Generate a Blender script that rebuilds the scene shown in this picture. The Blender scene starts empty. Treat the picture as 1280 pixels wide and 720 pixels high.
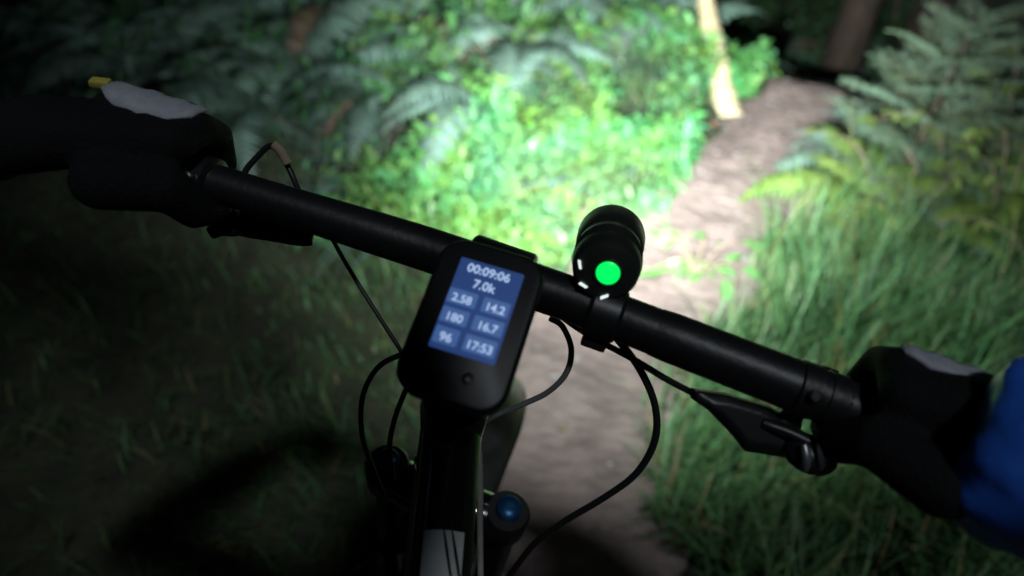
import bpy, bmesh, math, random
import numpy as np
from mathutils import Vector, Matrix, Quaternion, noise

random.seed(7); rng = np.random.default_rng(7)
R = math.radians
scn = bpy.context.scene
col = scn.collection

# ------------------------------------------------------------------ camera
FPX = 800.0                      # focal length in photo pixels (1280 wide)
PITCH = R(42); CAM = Vector((0, 0, 1.37))
cam_d = bpy.data.cameras.new('chest_camera'); cam = bpy.data.objects.new('chest_camera', cam_d); col.objects.link(cam)
cam_d.sensor_width = 36; cam_d.lens = 36*FPX/1280; cam_d.clip_start = 0.01; cam_d.clip_end = 600
cam.location = CAM; cam.rotation_euler = (math.pi/2 - PITCH, 0, 0)
cam_d.dof.use_dof = True; cam_d.dof.focus_distance = 0.54; cam_d.dof.aperture_fstop = 2.2
scn.camera = cam
CF = Vector((0, math.cos(PITCH), -math.sin(PITCH))); CU = Vector((0, math.sin(PITCH), math.cos(PITCH))); CR = Vector((1, 0, 0))

# ------------------------------------------------------------------ night sky + added faint sun, standing in for an unseen light behind
w = bpy.data.worlds.new('World'); scn.world = w; w.use_nodes = True
nt = w.node_tree; bg = nt.nodes['Background']
sky = nt.nodes.new('ShaderNodeTexSky'); sky.sky_type = 'NISHITA'; sky.sun_disc = False
SUN_EL, SUN_AZ = R(65), R(158)     # azimuth clockwise from +Y: behind the rider, to the right
sky.sun_elevation = SUN_EL; sky.sun_rotation = SUN_AZ
nt.links.new(sky.outputs[0], bg.inputs[0]); bg.inputs[1].default_value = 0.0006
sun_d = bpy.data.lights.new('stand_in_sun', 'SUN'); sun = bpy.data.objects.new('stand_in_sun', sun_d); col.objects.link(sun)
sun_d.energy = 0.7; sun_d.angle = R(4); sun_d.color = (0.85, 0.93, 1.0)
to_sun = Vector((math.sin(SUN_AZ)*math.cos(SUN_EL), math.cos(SUN_AZ)*math.cos(SUN_EL), math.sin(SUN_EL)))
sun.rotation_euler = to_sun.to_track_quat('Z', 'Y').to_euler(); sun.location = to_sun*20
vs = scn.view_settings; vs.view_transform = 'Standard'; vs.look = 'None'; vs.exposure = 0; vs.gamma = 1; vs.use_curve_mapping = False
scn.render.engine = 'CYCLES'; cy = scn.cycles
cy.use_denoising = True; cy.max_bounces = 5; cy.diffuse_bounces = 3; cy.glossy_bounces = 2; cy.transmission_bounces = 3
LAMP_SPOT, LAMP_FLOOD = 1350.0, 290.0   # watts of the two emitters in the handlebar lamp

# ------------------------------------------------------------------ helpers
def P(u, v, d):
    """photo pixel + distance along the optical axis -> world point"""
    return CAM + d*(CF + (u-640)/FPX*CR - (v-360)/FPX*CU)

def ob(name, me, mat=None, parent=None, label=None, cat=None, group=None, kind=None):
    o = bpy.data.objects.new(name, me); col.objects.link(o)
    if mat is not None and me is not None and not len(me.materials):
        for m in (mat if isinstance(mat, (list, tuple)) else [mat]): me.materials.append(m)
    if parent is not None: o.parent = parent
    if label: o['label'] = label
    if cat: o['category'] = cat
    if group: o['group'] = group
    if kind: o['kind'] = kind
    return o

def root(name, loc, label, cat, group=None, rot=None):
    o = ob(name, None, None, None, label, cat, group); o.location = loc; o.empty_display_size = .05
    if rot is not None: o.rotation_euler = rot
    return o

class MB:
    def __init__(s): s.v = []; s.f = []; s.m = []; s.uv = None
    def add(s, vs, fs, m=0):
        b = len(s.v); s.v += [Vector(q) for q in vs]; s.f += [tuple(i+b for i in f) for f in fs]; s.m += [m]*len(fs)
        return s
    def tube(s, pts, rad, n=12, cap=True, m=0, flat=1.0):
        pts = [Vector(p) for p in pts]
        if not hasattr(rad, '__len__'): rad = [rad]*len(pts)
        vs = []; t0 = (pts[1]-pts[0]).normalized()
        nrm = t0.orthogonal().normalized()
        for i, p in enumerate(pts):
            t = (pts[min(i+1, len(pts)-1)]-pts[max(i-1, 0)]).normalized()
            nrm = (nrm - t*nrm.dot(t)).normalized(); bn = t.cross(nrm)
            for k in range(n):
                a = 2*math.pi*k/n
                vs.append(p + (nrm*math.cos(a)*flat + bn*math.sin(a))*rad[i])
        fs = [(i*n+k, i*n+(k+1) % n, (i+1)*n+(k+1) % n, (i+1)*n+k) for i in range(len(pts)-1) for k in range(n)]
        if cap: fs += [tuple(range(n-1, -1, -1)), tuple((len(pts)-1)*n+k for k in range(n))]
        return s.add(vs, fs, m)
    def ball(s, c, r, n=14, m=0, rot=None):
        r = Vector(r if hasattr(r, '__len__') else (r, r, r)); c = Vector(c); vs = []; rows = n//2
        for i in range(1, rows):
            ph = math.pi*i/rows
            for k in range(n):
                a = 2*math.pi*k/n
                q = Vector((math.sin(ph)*math.cos(a)*r.x, math.sin(ph)*math.sin(a)*r.y, math.cos(ph)*r.z))
                vs.append(c + (rot @ q if rot else q))
        top = Vector((0, 0, r.z)); top = rot @ top if rot else top
        vs += [c+top, c-top]; T = len(vs)-2
        fs = [(i*n+k, (i+1)*n+k, (i+1)*n+(k+1) % n, i*n+(k+1) % n) for i in range(rows-2) for k in range(n)]
        fs += [(T, k, (k+1) % n) for k in range(n)] + [(T+1, (rows-2)*n+(k+1) % n, (rows-2)*n+k) for k in range(n)]
        return s.add(vs, fs, m)
    def box(s, c, sz, rot=None, m=0):
        c = Vector(c); vs = []
        for x in (-.5, .5):
            for y in (-.5, .5):
                for z in (-.5, .5):
                    q = Vector((x*sz[0], y*sz[1], z*sz[2])); vs.append(c + (rot @ q if rot else q))
        return s.add(vs, [(0, 1, 3, 2), (4, 6, 7, 5), (0, 4, 5, 1), (2, 3, 7, 6), (0, 2, 6, 4), (1, 5, 7, 3)], m)
    def lathe(s, o, d, prof, n=24, m=0):
        o = Vector(o); d = Vector(d).normalized()
        return s.tube([o+d*t for t, r in prof], [r for t, r in prof], n, True, m)
    def torus(s, c, ax, Rr, r, n=48, k=10, m=0, flat=1.0):
        c = Vector(c); ax = Vector(ax).normalized(); e = ax.orthogonal().normalized(); g = ax.cross(e); vs = []
        for i in range(n):
            a = 2*math.pi*i/n; rd = e*math.cos(a)+g*math.sin(a)
            for j in range(k):
                b = 2*math.pi*j/k; vs.append(c + rd*(Rr+math.cos(b)*r) + ax*math.sin(b)*r*flat)
        return s.add(vs, [(i*k+j, ((i+1) % n)*k+j, ((i+1) % n)*k+(j+1) % k, i*k+(j+1) % k) for i in range(n) for j in range(k)], m)
    def mesh(s, name, off=None, smooth=True, xf=None):
        me = bpy.data.meshes.new(name); vv = s.v
        if xf: vv = [xf(q) for q in vv]
        if off is not None: vv = [q-off for q in vv]
        me.from_pydata([tuple(q) for q in vv], [], s.f)
        me.polygons.foreach_set('use_smooth', [smooth]*len(s.f)); me.polygons.foreach_set('material_index', s.m)
        me.update(); return me
    def build(s, name, mat, parent=None, xf=None, smooth=True, remesh=None, smooth_it=0, bevel=None, autosm=True, disp=None, **kw):
        off = wloc(parent) if parent is not None else None
        me = s.mesh(name, off, smooth, xf)
        bm = bmesh.new(); bm.from_mesh(me); bmesh.ops.recalc_face_normals(bm, faces=bm.faces)
        if bevel: bmesh.ops.bevel(bm, geom=bm.edges[:], offset=bevel, segments=2, affect='EDGES', clamp_overlap=True, profile=.7)
        bm.to_mesh(me); bm.free()
        if smooth and autosm and not remesh:
            me.set_sharp_from_angle(angle=R(40))
        if remesh:
            t = bpy.data.objects.new('tmp', me); col.objects.link(t)
            md = t.modifiers.new('r', 'REMESH'); md.mode = 'VOXEL'; md.voxel_size = remesh; md.use_smooth_shade = True
            if smooth_it:
                ms = t.modifiers.new('s', 'SMOOTH'); ms.iterations = smooth_it; ms.factor = .5
            dg = bpy.context.evaluated_depsgraph_get(); me2 = bpy.data.meshes.new_from_object(t.evaluated_get(dg))
            bpy.data.objects.remove(t); me = me2; me.name = name
            me.polygons.foreach_set('use_smooth', [True]*len(me.polygons))
        if disp:
            n = len(me.vertices); co = np.empty(n*3); me.vertices.foreach_get('co', co); no = np.empty(n*3)
            me.vertex_normals.foreach_get('vector', no); co = co.reshape(-1, 3); no = no.reshape(-1, 3)
            d = np.array([disp(Vector(c)) for c in co]); me.vertices.foreach_set('co', (co+no*d[:, None]).ravel()); me.update()
        return ob(name, me, mat, parent, **kw)

def wloc(o):
    v = Vector(o.location)
    while o.parent is not None: o = o.parent; v = v+Vector(o.location)
    return v

def spline(pts, n=8):
    pts = [Vector(p) for p in pts]; out = []
    for i in range(len(pts)-1):
        p0 = pts[max(i-1, 0)]; p1 = pts[i]; p2 = pts[i+1]; p3 = pts[min(i+2, len(pts)-1)]
        for k in range(n):
            t = k/n
            out.append(.5*((2*p1)+(p2-p0)*t+(2*p0-5*p1+4*p2-p3)*t*t+(3*p1-p0-3*p2+p3)*t**3))
    return out+[pts[-1]]

# ------------------------------------------------------------------ materials
def mat(name, c, rough=.6, metal=0, spec=.5, emit=None, es=0, noise_amt=0, nscale=20, bump=0, bscale=200, coat=0, trans=0, c2=None, attr=False, objrand=0, ani=None):
    m = bpy.data.materials.new(name); m.use_nodes = True; n = m.node_tree.nodes; l = m.node_tree.links; b = n['Principled BSDF']
    b.inputs['Base Color'].default_value = (*c, 1); b.inputs['Roughness'].default_value = rough; b.inputs['Metallic'].default_value = metal
    b.inputs['Specular IOR Level'].default_value = spec; b.inputs['Coat Weight'].default_value = coat
    src = None
    if noise_amt or c2 or bump:
        tc = n.new('ShaderNodeTexCoord')
    if noise_amt or c2:
        nz = n.new('ShaderNodeTexNoise'); nz.inputs['Scale'].default_value = nscale; nz.inputs['Detail'].default_value = 6; nz.inputs['Roughness'].default_value = .65
        l.new(tc.outputs['Object'], nz.inputs['Vector'])
        if ani:
            mp = n.new('ShaderNodeMapping'); mp.inputs['Scale'].default_value = ani; l.new(tc.outputs['Object'], mp.inputs[0]); l.new(mp.outputs[0], nz.inputs['Vector'])
        rp = n.new('ShaderNodeValToRGB'); rp.color_ramp.elements[0].position = .36; rp.color_ramp.elements[1].position = .66
        d = c2 if c2 else tuple(x*(1-noise_amt) for x in c)
        rp.color_ramp.elements[0].color = (*d, 1); rp.color_ramp.elements[1].color = (*c, 1)
        l.new(nz.outputs[0], rp.inputs[0]); src = rp.outputs[0]
    if attr:
        at = n.new('ShaderNodeAttribute'); at.attribute_name = 'tint'; mx = n.new('ShaderNodeMix'); mx.data_type = 'RGBA'; mx.blend_type = 'MULTIPLY'; mx.inputs[0].default_value = 1
        if src: l.new(src, mx.inputs[6])
        else: mx.inputs[6].default_value = (*c, 1)
        l.new(at.outputs['Color'], mx.inputs[7]); src = mx.outputs[2]
    if objrand:
        oi = n.new('ShaderNodeObjectInfo'); hs = n.new('ShaderNodeHueSaturation'); mr = n.new('ShaderNodeMapRange')
        mr.inputs[3].default_value = 1-objrand; mr.inputs[4].default_value = 1+objrand; l.new(oi.outputs['Random'], mr.inputs[0]); l.new(mr.outputs[0], hs.inputs['Value'])
        mr2 = n.new('ShaderNodeMapRange'); mr2.inputs[3].default_value = .5-objrand*.06; mr2.inputs[4].default_value = .5+objrand*.06
        wn = n.new('ShaderNodeTexWhiteNoise'); wn.noise_dimensions = '1D'; l.new(oi.outputs['Random'], wn.inputs['W']); l.new(wn.outputs[0], mr2.inputs[0]); l.new(mr2.outputs[0], hs.inputs['Hue'])
        if src: l.new(src, hs.inputs['Color'])
        else: hs.inputs['Color'].default_value = (*c, 1)
        src = hs.outputs[0]
    if src: l.new(src, b.inputs['Base Color'])
    if bump:
        nb = n.new('ShaderNodeTexNoise'); nb.inputs['Scale'].default_value = bscale; nb.inputs['Detail'].default_value = 5; l.new(tc.outputs['Object'], nb.inputs['Vector'])
        bp = n.new('ShaderNodeBump'); bp.inputs['Strength'].default_value = bump; bp.inputs['Distance'].default_value = .01; l.new(nb.outputs[0], bp.inputs['Height']); l.new(bp.outputs[0], b.inputs['Normal'])
    if emit: b.inputs['Emission Color'].default_value = (*emit, 1); b.inputs['Emission Strength'].default_value = es
    if trans:
        tr = n.new('ShaderNodeBsdfTranslucent'); mxs = n.new('ShaderNodeMixShader'); mxs.inputs[0].default_value = trans
        if src: l.new(src, tr.inputs[0])
        else: tr.inputs[0].default_value = (*c, 1)
        l.new(b.outputs[0], mxs.inputs[1]); l.new(tr.outputs[0], mxs.inputs[2]); l.new(mxs.outputs[0], n['Material Output'].inputs[0])
    return m

M = dict(
    soil=mat('soil', (.215, .165, .152), .75, noise_amt=.45, nscale=7, bump=.6, bscale=60, spec=.4),
    forest=mat('forest_floor', (.040, .042, .022), .9, c2=(.016, .021, .010), nscale=12, bump=1, bscale=40),
    stone=mat('stone', (.30, .29, .28), .6, noise_amt=.5, nscale=25, bump=.5, bscale=90),
    rock=mat('grey_rock', (.26, .29, .31), .55, c2=(.10, .13, .11), nscale=9, bump=.7, bscale=40),
    bark=mat('pale_bark', (.66, .58, .38), .8, c2=(.34, .27, .14), nscale=30, bump=1, bscale=60, ani=(1, 1, 2.5)),
    darkbark=mat('dark_bark', (.10, .07, .055), .9, c2=(.04, .03, .02), nscale=14, bump=1, bscale=50, ani=(1, 1, .3)),
    fern=mat('fern_leaf', (.15, .24, .20), .5, trans=.25, objrand=.35, attr=True),
    fernyel=mat('yellow_fern_leaf', (.15, .235, .055), .5, trans=.3, objrand=.25, attr=True),
    spruce=mat('spruce_needles', (.085, .14, .095), .55, objrand=.2, attr=True),
    cover=mat('herb_leaf', (.105, .265, .085), .45, trans=.3, attr=True),
    grass=mat('grass_blade', (.095, .225, .085), .5, trans=.25, attr=True),
    bramble=mat('bramble_leaf', (.13, .19, .045), .45, trans=.2, objrand=.35),
    twig=mat('dry_twig', (.32, .25, .17), .8, noise_amt=.3),
    dry=mat('dry_leaf', (.17, .11, .075), .7, trans=.15, attr=True),
    crown=mat('conifer_crown', (.045, .075, .04), .7, attr=True),
    black=mat('black_anodised', (.012, .012, .013), .42, spec=.4, noise_amt=.3, nscale=60, bump=.05),
    rubber=mat('black_rubber', (.014, .014, .015), .75, spec=.3, bump=.3, bscale=400),
    plastic=mat('black_plastic', (.010, .010, .011), .40, spec=.45, bump=.03, bscale=900),
    lampblk=mat('lamp_black', (.02, .022, .02), .35, spec=.5, bump=.05, bscale=300),
    cable=mat('black_cable', (.016, .016, .017), .45, spec=.4),
    cablegrey=mat('grey_cable', (.17, .17, .165), .5, noise_amt=.3, nscale=40),
    cablepale=mat('pale_cable', (.36, .34, .29), .55, noise_amt=.3, nscale=40),
    steel=mat('brushed_steel', (.45, .46, .47), .3, metal=1, noise_amt=.3, nscale=80),
    alu=mat('grey_lever_alloy', (.30, .31, .32), .4, metal=.8),
    blueano=mat('blue_anodised', (.008, .075, .20), .35, metal=.5),
    white=mat('highlight_white', (.75, .76, .74), .18, coat=.6, noise_amt=.15, nscale=30),
    frame=mat('black_frame_paint', (.010, .010, .014), .22, coat=.5, noise_amt=.2, nscale=20),
    guard=mat('grey_mudguard', (.045, .042, .042), .5, noise_amt=.3, nscale=25),
    jacket=mat('blue_nylon', (.03, .14, .68), .34, spec=.6, noise_amt=.25, nscale=15, bump=.25, bscale=35),
    glove=mat("black_glove", (.006, .006, .007), .85, spec=.2, bump=.4, bscale=350),
    patch=mat('pale_glove_patch', (.40, .42, .47), .6, noise_amt=.15, nscale=120, bump=.3, bscale=500),
    yellow=mat('yellow_glove_tab', (.50, .45, .08), .6, noise_amt=.2, nscale=100),
    skin=mat('skin', (.50, .30, .23), .5, noise_amt=.12, nscale=60),
    trouser=mat('dark_trousers', (.012, .013, .018), .85, bump=.3, bscale=120),
    helmet=mat('dark_helmet', (.02, .02, .022), .4, coat=.3),
    glass=mat('screen_glass', (.004, .005, .008), .12, spec=.5),
    scr=mat('screen_backlight', (.02, .04, .10), .3, emit=(.016, .042, .15), es=1.0, noise_amt=.1),
    cell=mat('screen_cell', (.05, .08, .18), .3, emit=(.045, .10, .26), es=1.0),
    digit=mat('screen_digits', (.3, .4, .5), .3, emit=(.36, .48, .72), es=1.0),
    mark=mat('grey_print', (.35, .36, .38), .5),
    green=mat('green_led_button', (.02, .5, .1), .3, emit=(.0, .78, .10), es=1.3),
    lens=mat('lamp_lens', (.9, .95, 1), .1, emit=(.9, 1, .97), es=30),
)

# ------------------------------------------------------------------ terrain
TR = [(-.1, -8), (-.12, -3), (-.05, -1), (0, 0), (.05, .5), (.12, .83), (.23, 1.2), (.45, 1.52), (.70, 1.78), (.88, 2.02), (1.12, 2.5), (1.36, 2.88), (1.75, 3.4), (2.6, 4.2), (4.2, 5.2), (7, 6.5)]
TRS = np.array([[p.x, p.y] for p in spline([(a, b, 0) for a, b in TR], 10)])
TRT = np.gradient(TRS, axis=0); TRT /= np.linalg.norm(TRT, axis=1)[:, None]
def trail_sd(x, y):
    """signed distance to the trail centre line (+ = right of it)"""
    d = np.hypot(TRS[:, 0]-x, TRS[:, 1]-y); i = int(d.argmin())
    s = TRT[i, 1]*(x-TRS[i, 0]) - TRT[i, 0]*(y-TRS[i, 1])
    return math.copysign(d[i], s), i
def sm(a, b, x):
    t = min(1, max(0, (x-a)/(b-a))); return t*t*(3-2*t)
def h(x, y, fine=True):
    sd, i = trail_sd(x, y); d = abs(sd)
    z = .03*sm(.2, .5, d)
    if sd < 0: z += .16*sm(.5, 1.9, d) + .10*sm(1.9, 6, d)
    else: z += .10*sm(.5, 1.6, d)
    # the trail tips over a crest and drops away beyond it, on its right-hand side
    q = (y-2.9) + .35*(x-1.1)
    z -= .42*max(0, q)*sm(.85, 1.6, x+0.1*(y-2.9))*sm(0, .8, q)
    z = max(z, -1.6) if y < 12 else max(z, -1.6) 
    r = math.hypot(x, y)
    if r > 9: z += .06*(r-9)
    if fine:
        z += .025*noise.noise((x*2.1, y*2.1, 3)) + .012*noise.noise((x*7, y*7, 1))*(1 if d > .25 else .7)
    return z
def G(u, v, dz=0):
    """photo pixel -> the point where its ray meets the ground"""
    d = CF + (u-640)/FPX*CR - (v-360)/FPX*CU; t = .5
    while t < 14:
        p = CAM+d*t
        if p.z < h(p.x, p.y)+dz: break
        t += .01
    return Vector((p.x, p.y, h(p.x, p.y)))

def grid_axis(lo, hi, fine_lo, fine_hi, step, grow=1.25):
    a = list(np.arange(fine_lo, fine_hi+1e-6, step)); s = step
    while a[-1] < hi: s *= grow; a.append(a[-1]+s)
    s = step
    while a[0] > lo: s *= grow; a.insert(0, a[0]-s)
    return a
xs = grid_axis(-160, 160, -3.6, 4.2, .06); ys = grid_axis(-160, 160, -.4, 5.6, .06)
vv = [(x, y, h(x, y)) for y in ys for x in xs]; nx = len(xs)
ff = [(j*nx+i, j*nx+i+1, (j+1)*nx+i+1, (j+1)*nx+i) for j in range(len(ys)-1) for i in range(nx-1)]
mb = MB(); mb.add(vv, ff); mb.build('ground', M['forest'], autosm=False, kind='structure', label='dark forest floor under the undergrowth')

# trail: a strip over the ground with ragged edges and small ruts
def trail_hw(i, side):
    y = TRS[i, 1]
    w0 = .27 if y < 2.1 else .27-.09*sm(2.1, 2.6, y)
    return w0*(1+.22*noise.noise((TRS[i, 0]*3, y*3, 5+side)) + .12*noise.noise((TRS[i, 0]*11, y*11, 9+side)))
mb = MB(); NW = 33; rows = []
TR2 = []
for i in range(len(TRS)-1):
    for k in range(9 if -1 < TRS[i, 1] < 4 else 1):
        nk = 9 if -1 < TRS[i, 1] < 4 else 1
        t = k/nk; TR2.append((TRS[i]*(1-t)+TRS[i+1]*t, TRT[i]*(1-t)+TRT[i+1]*t, i))
for c, t, i in TR2:
    for k in range(NW):
        s = (k/(NW-1)*2-1); hw = trail_hw(i, 1 if s > 0 else -1)
        x = c[0]+t[1]*s*hw; y = c[1]-t[0]*s*hw
        z = h(x, y)+.006+.010*(1-abs(s)**4)*(.5+.7*noise.noise((x*9, y*9, 2))+.4*noise.noise((x*25, y*25, 8)))+.009*noise.noise((x*38, y*38, 12))*(1-abs(s)**4)+.004*noise.noise((x*80, y*80, 5))
        mb.v.append(Vector((x, y, z)))
n2 = len(TR2)
mb.f = [(j*NW+k, j*NW+k+1, (j+1)*NW+k+1, (j+1)*NW+k) for j in range(n2-1) for k in range(NW-1)]; mb.m = [0]*len(mb.f)
mb.build('trail', M['soil'], autosm=False, kind='structure', label='narrow bare earth singletrack curving away to the right')

# ------------------------------------------------------------------ scatter meshes (numpy)
def stuff_mesh(name, V, F, tint, material, smooth=False):
    me = bpy.data.meshes.new(name); V = np.asarray(V, float); F = np.asarray(F, int)
    me.vertices.add(len(V)); me.vertices.foreach_set('co', V.ravel())
    k = F.shape[1]; me.loops.add(F.size); me.loops.foreach_set('vertex_index', F.ravel())
    me.polygons.add(len(F)); me.polygons.foreach_set('loop_start', np.arange(0, F.size, k)); me.polygons.foreach_set('loop_total', np.full(len(F), k))
    me.update(calc_edges=True); me.validate()
    a = me.color_attributes.new('tint', 'FLOAT_COLOR', 'POINT'); c = np.ones((len(V), 4)); c[:, :3] = tint; a.data.foreach_set('color', c.ravel())
    me.materials.append(material); return me
def tint_of(n, dv=.35, dh=.2):
    v = rng.uniform(1-dv, 1+dv, n); t = np.stack([v*(1+rng.uniform(-dh, dh*1.6, n)), v, v*(1+rng.uniform(-dh, dh, n))], 1); return t

def blades(spots, hmin, hmax, wd, lean, segs=4, dirbias=None, a0=.12):
    """curved tapering grass blades standing on the given (x, y) spots"""
    N = len(spots); V = np.zeros((N, (segs+1)*2, 3)); T = np.zeros((N, (segs+1)*2, 3)); tt = tint_of(N)
    az = rng.uniform(0, 2*math.pi, N)
    if dirbias is not None:
        b, k = dirbias; az = np.where(rng.random(N) < k, b+rng.normal(0, .5, N), az)
    L = rng.uniform(hmin, hmax, N)*(0.6+.4*rng.random(N)); ln = rng.uniform(lean*.4, lean*1.5, N); W = wd*rng.uniform(.6, 1.4, N)
    z0 = np.array([h(x, y) for x, y in spots])-.01
    dry = rng.random(N) < .09; tt[dry] *= np.array([2.6, 1.15, 1.3]); L = L*np.array([.62+.55*sm(-.3, .4, noise.noise((x*3.7, y*3.7, 19))) for x, y in spots])
    dx, dy = np.cos(az), np.sin(az)
    px = np.array([p[0] for p in spots]); py = np.array([p[1] for p in spots]); pz = z0.copy(); ang = np.full(N, a0)+rng.random(N)*.25
    for s in range(segs+1):
        t = s/segs; ww = W*(1-t**1.5)*.5+.0002
        V[:, s*2] = np.stack([px-dy*ww, py+dx*ww, pz], 1); V[:, s*2+1] = np.stack([px+dy*ww, py-dx*ww, pz], 1)
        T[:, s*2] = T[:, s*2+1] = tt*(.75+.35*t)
        st = L/segs; px = px+dx*np.sin(ang)*st; py = py+dy*np.sin(ang)*st; pz = pz+np.cos(ang)*st; ang = ang+ln*(1.6/segs)
    base = (np.arange(N)*(segs+1)*2)[:, None, None]
    f = np.array([[s*2, s*2+1, s*2+3, s*2+2] for s in range(segs)])[None]+base
    return V.reshape(-1, 3), f.reshape(-1, 4), T.reshape(-1, 3)

def leaves(spots, zs, size, tilt=.6, wr=(.25, .42)):
    """folded oval leaves, six vertices each"""
    N = len(spots); az = rng.uniform(0, 2*math.pi, N); tl = rng.normal(0, tilt, N); S = size*rng.uniform(.5, 1.4, N); Wd = S*rng.uniform(*wr, N)
    rl = rng.normal(0, .4, N)
    shape = np.array([[0, 0, 0], [.35, -1, .12], [.75, -.75, .08], [1, 0, -.12], [.75, .75, .08], [.35, 1, .12], [.5, 0, 0]])
    ax = shape[:, 0][None]*S[:, None]; sd = shape[:, 1][None]*Wd[:, None]; up = shape[:, 2][None]*S[:, None]
    up = up+sd*rl[:, None]
    fx = ax*np.cos(tl)[:, None]-up*np.sin(tl)[:, None]; fz = ax*np.sin(tl)[:, None]+up*np.cos(tl)[:, None]
    X = fx*np.cos(az)[:, None]-sd*np.sin(az)[:, None]; Y = fx*np.sin(az)[:, None]+sd*np.cos(az)[:, None]
    sp = np.asarray(spots); V = np.stack([X+sp[:, 0:1], Y+sp[:, 1:2], fz+np.asarray(zs)[:, None]], 2)
    F = np.array([[0, 1, 2, 6], [6, 2, 3, 3], [6, 3, 4, 4], [0, 6, 4, 5]]); F = np.array([[0, 1, 6], [1, 2, 6], [2, 3, 6], [3, 4, 6], [4, 5, 6], [5, 0, 6]])
    F = F[None]+(np.arange(N)*7)[:, None, None]; T = np.repeat(tint_of(N)[:, None], 7, 1)
    return V.reshape(-1, 3), F.reshape(-1, 3), T.reshape(-1, 3)

def scatter(n, x0, x1, y0, y1, accept):
    out = []
    while len(out) < n:
        x = random.uniform(x0, x1); y = random.uniform(y0, y1); sd, i = trail_sd(x, y)
        if random.random() < accept(x, y, sd): out.append((x, y))
    return out
def edge(sd, i=0): return abs(sd) > .24+.05*noise.noise((sd*3, 1, i))

# long grass on the right verge
sp = scatter(15000, 0, 2.6, .2, 2.3, lambda x, y, sd: 0 if sd < .25+.22*noise.noise((x*4, y*4, 0)) else (1 if sd < 1.0 else .45)*(1 if y < 1.72 else .25)*(.35+.65*sm(-.25, .2, noise.noise((x*3.3, y*3.3, 7)))))
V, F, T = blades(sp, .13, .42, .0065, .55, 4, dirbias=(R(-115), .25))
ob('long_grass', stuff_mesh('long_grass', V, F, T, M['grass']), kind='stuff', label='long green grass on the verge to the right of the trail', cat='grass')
# short grass along the left of the trail and near the bike
sp = scatter(14000, -2.6, 1.0, .1, 3.4, lambda x, y, sd: 0 if sd > -.25-.10*noise.noise((x*4, y*4, 4)) else (1 if sd > -.9 else .3))
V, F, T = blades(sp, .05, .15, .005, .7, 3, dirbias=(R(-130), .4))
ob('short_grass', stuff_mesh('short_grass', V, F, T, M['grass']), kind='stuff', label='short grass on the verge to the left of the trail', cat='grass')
# long arching sedge on the left bank
sp = scatter(6500, -3.4, 1.3, 1.7, 4.6, lambda x, y, sd: 0 if sd > -.40 or (x < -.7 and y < 2.2) else (.25 if sd > -.75 else 1)*sm(-.3, .25, noise.noise((x*1.9, y*1.9, 61))+.05))
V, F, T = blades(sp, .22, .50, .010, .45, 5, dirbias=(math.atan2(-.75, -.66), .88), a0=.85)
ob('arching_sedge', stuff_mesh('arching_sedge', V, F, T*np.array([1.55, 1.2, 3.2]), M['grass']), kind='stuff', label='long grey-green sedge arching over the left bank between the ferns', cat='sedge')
# leafy herbs, brightest in the lamp beam, left of the trail
TB = G(906, 130)
sp = scatter(15000, -.7, 1.5, 1.6, 3.9, lambda x, y, sd: 0 if (abs(x-TB.x+.3*(TB.y-y)) < .12 and -.55 < y-TB.y < .05) or sd > -.22-.08*noise.noise((x*5, y*5, 2)) else (1 if sd > -1.0 else .25)*sm(-.35, .15, noise.noise((x*2.8, y*2.8, 11))+.12))
zs = [h(x, y)+.02+.11*random.random()*(.4+sm(-.3, .3, noise.noise((x*4, y*4, 21)))) for x, y in sp]
hp = np.array([noise.noise((x*2.3, y*2.3, 31)) for x, y in sp]); hq = np.array([noise.noise((x*5.1, y*5.1, 47)) for x, y in sp])
V, F, T = leaves(sp, zs, .046*(1+.9*np.clip(hp, -.5, .6)), .65, (.13, .28))
T = T.reshape(-1, 7, 3)*np.stack([1+.6*np.clip(hq, -.3, .6), 1+.35*hp, 1+.9*np.clip(-hq, -.3, .5)], 1)[:, None]; T = T.reshape(-1, 3)
ob('low_herbs', stuff_mesh('low_herbs', V, F, T, M['cover']), kind='stuff', label='bright green low herbs covering the bank left of the trail', cat='ground cover')
# darker leafy undergrowth over the crest and on the left
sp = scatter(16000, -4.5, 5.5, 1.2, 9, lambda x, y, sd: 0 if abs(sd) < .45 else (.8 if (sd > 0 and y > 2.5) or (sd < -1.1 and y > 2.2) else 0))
zs = [h(x, y)+.02+.2*random.random()**2 for x, y in sp]
V, F, T = leaves(sp, zs, .085, .7, (.10, .2))
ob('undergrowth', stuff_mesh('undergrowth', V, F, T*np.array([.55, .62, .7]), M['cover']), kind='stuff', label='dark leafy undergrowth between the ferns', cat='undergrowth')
# dead leaves and pebbles on the trail
sp = scatter(220, -.6, 2.0, .2, 3.2, lambda x, y, sd: 1 if .2 < abs(sd) < .45 else .03)
V, F, T = leaves(sp, [h(x, y)+.022 for x, y in sp], .035, .25)
ob('leaf_litter', stuff_mesh('leaf_litter', V, F, T, M['dry']), kind='stuff', label='brown dead leaves scattered along the trail edges', cat='leaf litter')
mb = MB()
for x, y in scatter(150, -.6, 1.9, .2, 3.2, lambda x, y, sd: 1 if abs(sd) < .27 else 0):
    r = random.uniform(.003, .010)
    mb.ball((x, y, h(x, y)+.012), (r*random.uniform(.8, 1.6), r*random.uniform(.8, 1.5), r*.7), 6)
mb.build('pebbles', M['stone'], kind='stuff', label='small pebbles pressed into the earth of the trail', cat='pebbles', autosm=False)

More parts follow.
